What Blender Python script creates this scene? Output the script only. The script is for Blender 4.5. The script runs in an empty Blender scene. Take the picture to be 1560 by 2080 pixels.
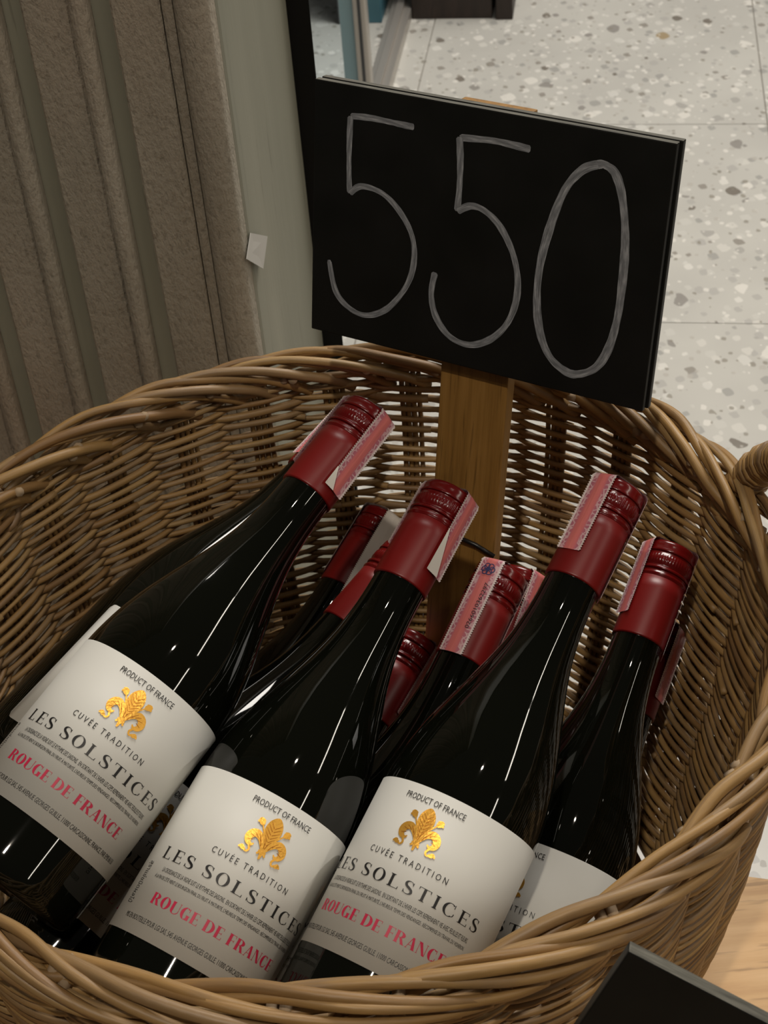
import bpy, bmesh, math, random
from mathutils import Vector, Matrix
random.seed(7)
PI = math.pi
SC = bpy.context.scene
COL = SC.collection
# ------------------------------------------------------------------ camera
CAMZ = 1.226
F_PX = 3200.0
CAM_R = Vector((0.996226, -0.055636, -0.066621))     # image right in the world
CAM_D = Vector((-0.086797, -0.638570, -0.764654))    # image down
CAM_F = Vector((0.0, 0.767550, -0.640989))           # viewing direction
CAM_P = Vector((0, 0, CAMZ))
cd = bpy.data.cameras.new('camera')
cam = bpy.data.objects.new('camera', cd); COL.objects.link(cam)
cd.sensor_fit = 'VERTICAL'; cd.sensor_height = 24.0; cd.lens = F_PX / 2080 * 24.0
cd.clip_start = 0.02
m = Matrix((CAM_R, -CAM_D, -CAM_F)).transposed().to_4x4(); m.translation = CAM_P
cam.matrix_world = m
cd.dof.use_dof = True; cd.dof.focus_distance = 0.83; cd.dof.aperture_fstop = 20
SC.camera = cam

def px_ray(p):
    return CAM_R * (p[0] - 780) + CAM_D * (p[1] - 1040) + CAM_F * F_PX
def px_plane(p, n, c):
    r = px_ray(p); n = Vector(n); c = Vector(c)
    return CAM_P + r * (n.dot(c - CAM_P) / n.dot(r))
def px_floor(p, z=0.0): return px_plane(p, (0, 0, 1), (0, 0, z))

# ------------------------------------------------------------------ world, lights, exposure
w = bpy.data.worlds.new('shop_interior'); SC.world = w; w.use_nodes = True
bg = w.node_tree.nodes['Background']; bg.inputs[0].default_value = (1.0, 0.90, 0.78, 1); bg.inputs[1].default_value = 0.034
def area(name, loc, target, size, size_y, power, col):
    l = bpy.data.lights.new(name, 'AREA'); l.energy = power; l.color = col
    l.shape = 'RECTANGLE'; l.size = size; l.size_y = size_y
    o = bpy.data.objects.new(name, l); COL.objects.link(o); o.location = loc
    d = (Vector(target) - Vector(loc)).normalized()
    o.rotation_euler = d.to_track_quat('-Z', 'Y').to_euler()
    return o
WARM = (1.0, 0.89, 0.75)
def spot(name, loc, target, power, angle, radius, col=WARM, blend=0.6):
    l = bpy.data.lights.new(name, 'SPOT'); l.energy = power; l.color = col
    l.spot_size = math.radians(angle); l.spot_blend = blend; l.shadow_soft_size = radius
    o = bpy.data.objects.new(name, l); COL.objects.link(o); o.location = loc
    o.rotation_euler = (Vector(target) - Vector(loc)).to_track_quat('-Z', 'Y').to_euler()
    return o
spot('track_spot', (-0.16, -0.44, 2.72), (0.0, 0.62, 0.60), 62, 46, 0.03)
# LED line lamp running along the ceiling of the aisle to the right
for yc in (-2.9, -1.25, .40, 2.05):
    lamp = area('led_line_lamp', (2.62 + .065 * yc, yc, 2.65), (2.62, yc, 0), 0.085, 1.28, 8.2, (1.0, 0.92, 0.80))
    lamp.rotation_euler = Matrix(((0.72, .065, .69), (-.05, 1, 0), (-.69, 0, .72))).to_euler()
area('aisle_lamp', (0.9, 2.6, 2.9), (0.7, 2.2, 0), 1.2, 1.2, 90, (1.0, 0.945, 0.87))
for i, (x, y) in enumerate(((-.9, -.3), (.75, .35))):
    spot('ceiling_downlight', (x, y, 2.8), (x * .3, .9, 0.5), 9, 70, 0.035)
SC.view_settings.view_transform = 'Standard'; SC.view_settings.look = 'None'
SC.view_settings.exposure = -0.04; SC.view_settings.gamma = 1.0; SC.view_settings.use_curve_mapping = False

# ------------------------------------------------------------------ helpers
def mesh(name, verts, faces, smooth=False, uvs=None):
    me = bpy.data.meshes.new(name); me.from_pydata([tuple(v) for v in verts], [], faces); me.update()
    if uvs is not None:
        l = me.uv_layers.new(name='UVMap')
        l.data.foreach_set('uv', [c for lp in me.loops for c in uvs[lp.vertex_index]])
    if smooth: me.polygons.foreach_set('use_smooth', [True] * len(me.polygons))
    return me
def obj(name, me, mat=None, parent=None, **props):
    if mat and not me.materials: me.materials.append(mat)
    o = bpy.data.objects.new(name, me); COL.objects.link(o)
    if parent: o.parent = parent
    for k, v in props.items(): o[k] = v
    return o
def thing(name, loc, label, cat, group=None, rot=None):
    o = bpy.data.objects.new(name, None); COL.objects.link(o); o.empty_display_size = .02
    if rot is not None:
        mt = rot.to_4x4(); mt.translation = loc; o.matrix_world = mt
    else: o.location = loc
    o['label'] = label; o['category'] = cat
    if group: o['group'] = group
    return o
def box_data(o, ax, ay, az, x0, x1, y0, y1, z0, z1):
    o, ax, ay, az = Vector(o), Vector(ax), Vector(ay), Vector(az)
    v = [o + ax * x + ay * y + az * z for z in (z0, z1) for (x, y) in ((x0, y0), (x1, y0), (x1, y1), (x0, y1))]
    f = [(3, 2, 1, 0), (4, 5, 6, 7), (0, 1, 5, 4), (1, 2, 6, 5), (2, 3, 7, 6), (3, 0, 4, 7)]
    return v, f
def box_mesh(name, x0, x1, y0, y1, z0, z1, bevel=0.0, o=(0,0,0), ax=(1,0,0), ay=(0,1,0), az=(0,0,1)):
    v, f = box_data(o, ax, ay, az, x0, x1, y0, y1, z0, z1)
    me = mesh(name, v, f)
    bm = bmesh.new(); bm.from_mesh(me); bmesh.ops.recalc_face_normals(bm, faces=bm.faces)
    if bevel: bmesh.ops.bevel(bm, geom=list(bm.edges), offset=bevel, segments=2, profile=.6, affect='EDGES')
    bm.to_mesh(me); bm.free()
    return me
def tube(name, pts, radii, sides=6, cap=True):
    pts = [Vector(p) for p in pts]; n = len(pts)
    V, Fc, UV = [], [], []
    up = None; L = 0
    for i, p in enumerate(pts):
        t = (pts[min(i + 1, n - 1)] - pts[max(i - 1, 0)]).normalized()
        if up is None:
            up = Vector((0, 0, 1)) if abs(t.z) < .9 else Vector((1, 0, 0))
        a = (up - t * up.dot(t)).normalized(); b = t.cross(a); up = a
        if i: L += (p - pts[i - 1]).length
        r = radii[i] if hasattr(radii, '__len__') else radii
        for k in range(sides):
            an = 2 * PI * k / sides
            V.append(p + a * (r * math.cos(an)) + b * (r * math.sin(an))); UV.append((k / sides, L))
    for i in range(n - 1):
        for k in range(sides):
            k2 = (k + 1) % sides
            Fc.append((i * sides + k, i * sides + k2, (i + 1) * sides + k2, (i + 1) * sides + k))
    if cap:
        Fc.append(tuple(range(sides - 1, -1, -1))); Fc.append(tuple(range((n - 1) * sides, n * sides)))
    return mesh(name, V, Fc, True, UV)
def lathe(name, prof, seg=72, rfun=None):
    V, Fc = [], []
    for (z, r) in prof:
        for k in range(seg):
            an = 2 * PI * k / seg; rr = r if rfun is None else rfun(z, r, an)
            V.append((rr * math.cos(an), rr * math.sin(an), z))
    for i in range(len(prof) - 1):
        for k in range(seg):
            k2 = (k + 1) % seg
            Fc.append((i * seg + k, i * seg + k2, (i + 1) * seg + k2, (i + 1) * seg + k))
    Fc.append(tuple(range(seg - 1, -1, -1))); n = len(prof)
    Fc.append(tuple(range((n - 1) * seg, n * seg)))
    return mesh(name, V, Fc, True)
def catmull(pts, n=8, closed=False):
    P = [Vector(p) for p in pts]; out = []
    N = len(P); rng = N if closed else N - 1
    for i in range(rng):
        if closed: a, b, c, d = P[i - 1], P[i], P[(i + 1) % N], P[(i + 2) % N]
        else: a, b, c, d = P[max(i - 1, 0)], P[i], P[i + 1], P[min(i + 2, N - 1)]
        for k in range(n):
            t = k / n
            out.append(.5 * ((2 * b) + (c - a) * t + (2 * a - 5 * b + 4 * c - d) * t * t + (3 * b - a - 3 * c + d) * t ** 3))
    out.append(P[0].copy() if closed else P[-1].copy())
    return out

# ------------------------------------------------------------------ materials
class NT:
    def __init__(s, name):
        s.m = bpy.data.materials.new(name); s.m.use_nodes = True
        s.t = s.m.node_tree; s.b = s.t.nodes['Principled BSDF']
    def n(s, typ, **kw):
        nd = s.t.nodes.new(typ)
        for k, v in kw.items():
            if k in nd.inputs: s.set(nd.inputs[k], v)
            else: setattr(nd, k, v)
        return nd
    def set(s, inp, v):
        if isinstance(v, bpy.types.NodeSocket): s.t.links.new(v, inp)
        else: inp.default_value = v
    def p(s, **kw):
        for k, v in kw.items(): s.set(s.b.inputs[k.replace('_', ' ')], v)
        return s
    def noise(s, vec, scale, detail=3, rough=.5, out=0):
        nd = s.n('ShaderNodeTexNoise', Scale=scale, Detail=detail, Roughness=rough); s.set(nd.inputs['Vector'], vec); return nd.outputs[out]
    def mapping(s, vec, scale=(1, 1, 1), rot=(0, 0, 0)):
        nd = s.n('ShaderNodeMapping'); s.set(nd.inputs['Vector'], vec); nd.inputs['Scale'].default_value = scale; nd.inputs['Rotation'].default_value = rot; return nd.outputs[0]
    def ramp(s, fac, stops, interp='LINEAR'):
        nd = s.n('ShaderNodeValToRGB'); s.set(nd.inputs[0], fac); cr = nd.color_ramp; cr.interpolation = interp
        while len(cr.elements) < len(stops): cr.elements.new(.5)
        for e, (p, c) in zip(cr.elements, stops): e.position = p; e.color = (*c, 1) if len(c) == 3 else c
        return nd.outputs[0]
    def mix(s, fac, a, b, blend='MIX'):
        nd = s.n('ShaderNodeMix', data_type='RGBA', blend_type=blend)
        s.set(nd.inputs[0], fac)
        for i, v in ((6, a), (7, b)): s.set(nd.inputs[i], (*v, 1) if isinstance(v, tuple) and len(v) == 3 else v)
        return nd.outputs[2]
    def math(s, op, a, b=0.0):
        nd = s.n('ShaderNodeMath', operation=op); s.set(nd.inputs[0], a); s.set(nd.inputs[1], b); return nd.outputs[0]
    def bump(s, h, strength=.3, dist=.001):
        nd = s.n('ShaderNodeBump', Strength=strength, Distance=dist); s.set(nd.inputs['Height'], h)
        s.t.links.new(nd.outputs[0], s.b.inputs['Normal']); return s
    def tex(s, which='Object'): return s.n('ShaderNodeTexCoord').outputs[which]
    def pos(s): return s.n('ShaderNodeNewGeometry').outputs['Position']
def flat(name, col, rough=.5, metal=0.0, spec=.5):
    k = NT(name); k.p(Base_Color=(*col, 1), Roughness=rough, Metallic=metal); k.b.inputs['Specular IOR Level'].default_value = spec
    return k.m
M = {}
def build_materials():
    # wicker rod
    k = NT('willow_rod'); uv = k.tex('UV'); rnd = k.n('ShaderNodeObjectInfo').outputs['Random']
    base = k.ramp(rnd, [(0, (.26, .142, .050)), (.3, (.37, .215, .074)), (.6, (.44, .265, .094)), (.85, (.31, .195, .088)), (1, (.50, .318, .118))])
    st = k.noise(k.mapping(uv, (5, 38, 1)), 1.0, 4, .6)
    loc = k.n('ShaderNodeVectorMath', operation='ADD'); k.set(loc.inputs[0], k.mapping(uv, (.6, 9, 1)))
    cmb = k.n('ShaderNodeCombineXYZ'); k.set(cmb.inputs[0], k.math('MULTIPLY', rnd, 97.0)); k.set(cmb.inputs[1], k.math('MULTIPLY', rnd, 31.0)); k.set(loc.inputs[1], cmb.outputs[0])
    pt = k.noise(loc.outputs[0], 1.6, 3, .6)
    c1 = k.mix(k.ramp(st, [(.35, (0, 0, 0)), (.75, (1, 1, 1))]), k.mix(.34, base, (.09, .05, .025)), base)
    c2 = k.mix(k.ramp(pt, [(.50, (0, 0, 0)), (.70, (.75, .75, .75))]), c1, (.19, .125, .075))
    k.p(Base_Color=c2, Roughness=.46); k.bump(st, .35, .0006); M['willow'] = k.m
    # cut end / rod pith
    M['pith'] = flat('rod_cut_end', (.36, .26, .16), .8)
    # black glass
    k = NT('dark_bottle_glass'); n = k.noise(k.mapping(k.tex('Object'), (40, 40, 9)), 1.0, 2)
    k.p(Base_Color=(.0028, .0032, .0018, 1), Roughness=.035, IOR=1.5); k.bump(n, .05, .002); M['glass'] = k.m
    # capsule
    k = NT('red_capsule_foil'); n = k.noise(k.tex('Object'), 260, 2)
    k.p(Base_Color=(.175, .0056, .0050, 1), Roughness=.38)
    k.bump(n, .03, .0004); M['capsule'] = k.m
    M['screwcap'] = flat('red_screw_cap', (.125, .0038, .0038), .20)
    # label paper
    k = NT('label_paper'); n = k.noise(k.tex('Object'), 900, 2)
    k.p(Base_Color=(.60, .59, .545, 1), Roughness=.55); k.bump(n, .05, .0002); M['paper'] = k.m
    M['ink'] = flat('black_ink', (.010, .009, .009), .5)
    M['ink2'] = flat('fine_black_ink', (.014, .013, .012), .6)
    M['redink'] = flat('crimson_ink', (.46, .012, .052), .5)
    k = NT('gold_foil'); n = k.noise(k.tex('Object'), 700, 3)
    k.p(Base_Color=(1.0, .53, .085, 1), Roughness=.40, Metallic=.68); k.bump(n, .5, .0004); M['gold'] = k.m
    M['gold_dark'] = flat('gold_foil_engraving', (.50, .19, .02), .45, .6)
    # excise stamp: u across 0..1, v metres
    k = NT('pink_excise_stamp'); uv = k.tex('UV'); sx = k.n('ShaderNodeSeparateXYZ'); k.set(sx.inputs[0], uv)
    u = sx.outputs[0]; d = k.math('ABSOLUTE', k.math('SUBTRACT', u, .5))
    band = k.ramp(d, [(.0, (.74, .20, .18)), (.16, (.68, .18, .18)), (.24, (.52, .155, .20)), (.38, (.46, .16, .22)), (.405, (.74, .62, .60)), (.5, (.76, .66, .63))])
    vor = k.n('ShaderNodeTexVoronoi', feature='DISTANCE_TO_EDGE', Scale=1.0); k.set(vor.inputs['Vector'], k.mapping(uv, (5, 380, 1)))
    line = k.ramp(vor.outputs['Distance'], [(.07, (1, 1, 1)), (.15, (0, 0, 0))])
    zone = k.ramp(d, [(.20, (0, 0, 0)), (.26, (.6, .6, .6)), (.42, (.6, .6, .6)), (.44, (0, 0, 0))])
    c = k.mix(k.math('MULTIPLY', line, zone), band, (.84, .62, .62))
    wv = k.noise(k.mapping(uv, (6, 60, 1)), 1, 2)
    k.p(Base_Color=c, Roughness=.5); k.bump(wv, .25, .001); M['stamp'] = k.m
    M['stamp_back'] = flat('stamp_paper_back', (.70, .66, .60), .7)
    M['rosette'] = flat('blue_rosette_ink', (.03, .035, .12), .6)
    # chalkboard
    k = NT('chalkboard_black'); n = k.noise(k.tex('Object'), 26, 4)
    k.p(Base_Color=k.ramp(n, [(.3, (.0050, .0055, .0046)), (.75, (.0085, .0088, .0078))]), Roughness=k.math('ADD', k.math('MULTIPLY', n, .15), .42)); k.b.inputs['Specular IOR Level'].default_value = .3
    M['board'] = k.m
    k = NT('board_edge'); n = k.noise(k.mapping(k.tex('Object'), (60, 600, 600)), 1, 3)
    k.p(Base_Color=k.ramp(n, [(.3, (.045, .043, .034)), (.7, (.14, .135, .11))]), Roughness=.75); M['board_edge'] = k.m
    k = NT('white_chalk_marker'); n = k.noise(k.mapping(k.tex('UV'), (2.2, 1.6, 1)), 1, 3, .5); n2 = k.noise(k.mapping(k.tex('UV'), (16, 1.1, 1)), 1, 3, .6)
    k.p(Base_Color=k.ramp(k.math('ADD', k.math('MULTIPLY', n, .5), k.math('MULTIPLY', n2, .5)), [(.36, (.10, .105, .112)), (.5, (.21, .22, .235)), (.64, (.44, .45, .47))]), Roughness=.8); M['chalk'] = k.m
    # wood
    def wood(name, c0, c1, c2, sc, rough=.5, bs=.2):
        k = NT(name); g = k.mapping(k.tex('Object'), sc)
        n = k.noise(g, 1, 5, .6); n2 = k.noise(k.mapping(k.tex('Object'), tuple(v * 3.2 for v in sc)), 1, 3, .5)
        col = k.ramp(n, [(.3, c0), (.5, c1), (.68, c2)])
        col = k.mix(k.ramp(n2, [(.30, (.55, .55, .55)), (.42, (0, 0, 0))]), col, tuple(v * .45 for v in c0))
        k.p(Base_Color=col, Roughness=rough); k.bump(n2, bs, .0006); return k.m
    M['oak'] = wood('oak_stick', (.22, .108, .024), (.30, .155, .036), (.35, .185, .048), (230, 8, 230), .45, .12)
    M['ply'] = wood('raw_plywood', (.47, .27, .115), (.58, .36, .165), (.65, .42, .21), (7, 70, 70), .6, .15)
    M['dark_wood'] = wood('dark_stained_wood', (.018, .011, .008), (.028, .017, .012), (.04, .024, .018), (40, 40, 6), .5, .1)
    # weathered pillar boards
    k = NT('weathered_board'); p = k.tex('Object')
    n = k.noise(k.mapping(p, (300, 300, 150)), 1, 4, .65); n2 = k.noise(k.mapping(p, (16, 16, 4)), 1, 4, .6); n3 = k.noise(k.mapping(p, (6, 6, 2.5)), 1, 2)
    col = k.ramp(n2, [(.3, (.265, .238, .187)), (.5, (.33, .30, .24)), (.7, (.39, .355, .29))])
    col = k.mix(k.ramp(n3, [(.4, (0, 0, 0)), (.7, (.6, .6, .6))]), col, (.385, .30, .225))
    col = k.mix(k.ramp(n, [(.30, (.55, .55, .55)), (.46, (0, 0, 0))]), col, (.17, .15, .115))
    k.p(Base_Color=col, Roughness=.85); k.bump(n, .8, .0026); M['weathered'] = k.m
    k = NT('grey_green_painted_board'); p = k.tex('Object')
    n = k.noise(k.mapping(p, (160, 160, 7)), 1, 5, .6); n2 = k.noise(k.mapping(p, (12, 12, 2)), 1, 3)
    col = k.ramp(n2, [(.3, (.215, .215, .165)), (.7, (.285, .28, .22))])
    col = k.mix(k.ramp(n, [(.27, (.7, .7, .7)), (.36, (0, 0, 0))]), col, (.085, .08, .06))
    k.p(Base_Color=col, Roughness=.7); k.bump(n, .3, .0008); M['greenboard'] = k.m
    M['black_metal'] = flat('black_frame', (.004, .004, .0035), .7, 0, .2)
    M['crack'] = flat('dark_gap', (.012, .010, .008), .9)
    M['alu'] = flat('brushed_aluminium', (.52, .49, .45), .38, .65)
    M['teal'] = flat('teal_laminate', (.07, .20, .26), .45)
    M['slate'] = flat('slate_laminate', (.06, .065, .07), .5)
    k = NT('clear_glass'); k.p(Base_Color=(.86, .95, 1, 1), Roughness=.02, IOR=1.1); k.b.inputs['Transmission Weight'].default_value = 1; M['pane'] = k.m
    M['pane_edge'] = flat('pale_blue_glass_edge', (.30, .47, .53), .2)
    M['grout'] = flat('tile_joint', (.27, .25, .22), .9)
    M['plastic'] = flat('black_plastic', (.01, .01, .01), .35)
    M['white_paper'] = flat('white_paper', (.46, .45, .42), .7)
    # terrazzo
    k = NT('terrazzo'); p = k.pos()
    wob = k.n('ShaderNodeMix', data_type='VECTOR'); k.set(wob.inputs[0], .006); k.set(wob.inputs[4], p); k.set(wob.inputs[5], k.noise(p, 55, 2, .5, 1))
    pw = wob.outputs[1]
    base = k.ramp(k.noise(p, 5, 3), [(.35, (.475, .465, .43)), (.65, (.525, .515, .475))])
    def chips(scale, size, stops, sq):
        v = k.n('ShaderNodeTexVoronoi', feature='F1', distance='MINKOWSKI', Scale=1.0, Randomness=1.0); k.set(v.inputs['Exponent'], sq)
        k.set(v.inputs['Vector'], k.mapping(pw, (scale, scale * .8, scale), (0, 0, size)))
        sp = k.n('ShaderNodeSeparateColor'); k.set(sp.inputs[0], v.outputs['Color'])
        r = k.math('MULTIPLY', k.math('ADD', k.math('MULTIPLY', sp.outputs[1], .34), .20), 1.0)
        inside = k.math('LESS_THAN', v.outputs['Distance'], r)
        return inside, sp.outputs[0], sp.outputs[2]
    col = base
    i1, a, b = chips(50, .5, None, 1.3)
    col = k.mix(k.math('MULTIPLY', i1, .9), col, k.ramp(a, [(0, (.60, .585, .54)), (.22, (.66, .645, .60)), (.36, (.42, .41, .385)), (.60, (.34, .335, .315)), (.74, (.55, .54, .50)), (.9, (.27, .25, .22))], 'CONSTANT'))
    i2, a, b = chips(33, 1.9, None, 1.5)
    sel = k.math('GREATER_THAN', b, .45)
    col = k.mix(k.math('MULTIPLY', k.math('MULTIPLY', i2, sel), .92), col, k.ramp(a, [(0, (.68, .66, .61)), (.30, (.38, .37, .345)), (.50, (.27, .255, .235)), (.68, (.17, .15, .125)), (.82, (.60, .59, .55)), (.97, (.34, .26, .15))], 'CONSTANT'))
    i3, a, b = chips(78, 2.7, None, 1.4)
    sel = k.math('GREATER_THAN', b, .35)
    col = k.mix(k.math('MULTIPLY', k.math('MULTIPLY', i3, sel), .8), col, k.ramp(a, [(0, (.70, .68, .63)), (.4, (.44, .42, .38)), (.75, (.26, .24, .20))], 'CONSTANT'))
    k.p(Base_Color=col, Roughness=.38); M['terrazzo'] = k.m
build_materials()

# ------------------------------------------------------------------ the setting: floor, pillar, frame
V1 = Vector((0.181359, 0.983417, 0)); V3 = Vector((0.983417, -0.181359, 0)); UZ = Vector((0, 0, 1))
def build_floor():
    fl = obj('floor', box_mesh('floor', -4.6, 4.4, -1.0, 6.2, -.06, -.003, 0, (0, 0, 0), V3, V1), M['grout'], kind='structure')
    tm = box_mesh('tile', -.2991, .2991, -.2991, .2991, -.012, 0, .0009, (0, 0, 0), V3, V1)
    tm.materials.append(M['terrazzo'])
    for i in range(-7, 6):
        for j in range(-2, 8):
            c = V3 * (.2465 + .6 * (i + .5)) + V1 * (1.869 + .6 * (j - 1 + .5))
            o = obj('tile', tm, None, fl); o.location = c
build_floor()

CORNER = Vector((-0.08236, 0.98, 0))      # near vertical corner of the timber pillar
def extrude(name, prof, z0, z1, mat, parent, o=CORNER, ax=V3, ay=-V1, nz=1):
    """prof: closed outline (u, d); extruded straight up"""
    n = len(prof); V = []; Fc = []
    for zi in range(nz + 1):
        z = z0 + (z1 - z0) * zi / nz
        V += [Vector(o) + Vector(ax) * u + Vector(ay) * d + UZ * z for (u, d) in prof]
    for zi in range(nz):
        for i in range(n):
            j = (i + 1) % n
            Fc.append((zi * n + i, zi * n + j, (zi + 1) * n + j, (zi + 1) * n + i))
    Fc.append(tuple(range(n - 1, -1, -1))); Fc.append(tuple(range(nz * n, (nz + 1) * n)))
    me = mesh(name, V, Fc)
    bm = bmesh.new(); bm.from_mesh(me); bmesh.ops.recalc_face_normals(bm, faces=bm.faces); bm.to_mesh(me); bm.free()
    return obj(name, me, mat, parent)
def build_pillar():
    H = 2.45
    core = extrude('wall_left', [(-.66, -.017), (-.003, -.017), (-.003, -.205), (-.66, -.205)], 0, H, M['crack'], None)
    core['kind'] = 'structure'
    # planks, each with a half-round bead and a flat-bottomed groove
    u = -.0315
    edges = [-.0325, -.0935, -.1535, -.2135, -.2735, -.3335, -.3935, -.4535, -.5135, -.5735, -.6335]
    for a, b in zip(edges[1:], edges[:-1]):
        # from a (left) to b (right): bead 0..14 mm, green backing 14..27 mm, flat plank to b
        pr = [(a + .0004, -.016)]
        for k in range(9):
            t = PI * (1 - k / 8); pr.append((a + .0072 + .0066 * math.cos(t), .0005 + .0052 * math.sin(t)))
        extrude('bead', pr + [(a + .0140, -.016)], 0, H, M['weathered'], core)
        extrude('backing_strip', [(a + .0141, -.0165), (a + .0141, -.0045), (a + .0271, -.0045), (a + .0271, -.0165)], 0, H, M['greenboard'], core)
        extrude('plank', [(a + .0272, -.016), (a + .0274, -.0015), (a + .0290, 0), (b - .0015, 0), (b - .0004, -.0015), (b - .0004, -.016)], 0, H, M['weathered'], core)
    # corner strip and rounded corner moulding
    extrude('corner_strip', [(-.0318, -.016), (-.0318, -.001), (-.0295, 0), (-.0245, 0), (-.0245, -.016)], 0, H, M['weathered'], core)
    pr = [(-.0242, -.016)]
    for k in range(17):
        t = PI * (1 - k / 16); pr.append((-.0118 + .0122 * math.cos(t) * (1 if k < 9 else .97), -.002 + .0088 * math.sin(t) ** .8))
    pr += [(.0002, -.012), (-.002, -.018)]
    extrude('corner_moulding', pr, 0, H, M['weathered'], core)
    extrude('side_board', [(-.004, -.0125), (.0002, -.0125), (.0012, -.016), (.0012, -.218), (-.004, -.2195)], 0, H, M['greenboard'], core)
    fr = extrude('trim_1', [(-.02, -.2225), (.0185, -.2225), (.0172, -.228), (-.02, -.228)], 0, H, M['black_metal'], None)
    fr['kind'] = 'structure'
build_pillar()

# ------------------------------------------------------------------ plywood platform under the basket
PLY_Z = CAMZ - .885
def build_platform():
    a = px_floor((1477, 1774), PLY_Z); b = px_floor((1560, 1785), PLY_Z)
    ex = (b - a).normalized(); ey = Vector((-ex.y, ex.x, 0))   # ey points away from the viewer
    t = thing('plywood_platform', (a.x, a.y, 0), 'raw plywood topped platform carrying the wicker basket', 'platform')
    top = obj('top_board', box_mesh('top_board', -.85, .75, -.95, 0, PLY_Z - .018, PLY_Z, .001, (0, 0, 0), ex, ey), M['ply'], t)
    for (x0, x1, y0, y1, nm) in ((-.82, .72, -.05, -.03, 'rear_panel'), (-.82, -.80, -.92, -.05, 'side_panel'), (.70, .72, -.92, -.05, 'side_panel'), (-.80, .70, -.92, -.90, 'front_panel')):
        obj(nm, box_mesh(nm, x0, x1, y0, y1, 0.0, PLY_Z - .0185, .001, (0, 0, 0), ex, ey), M['ply'], t)
build_platform()

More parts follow.
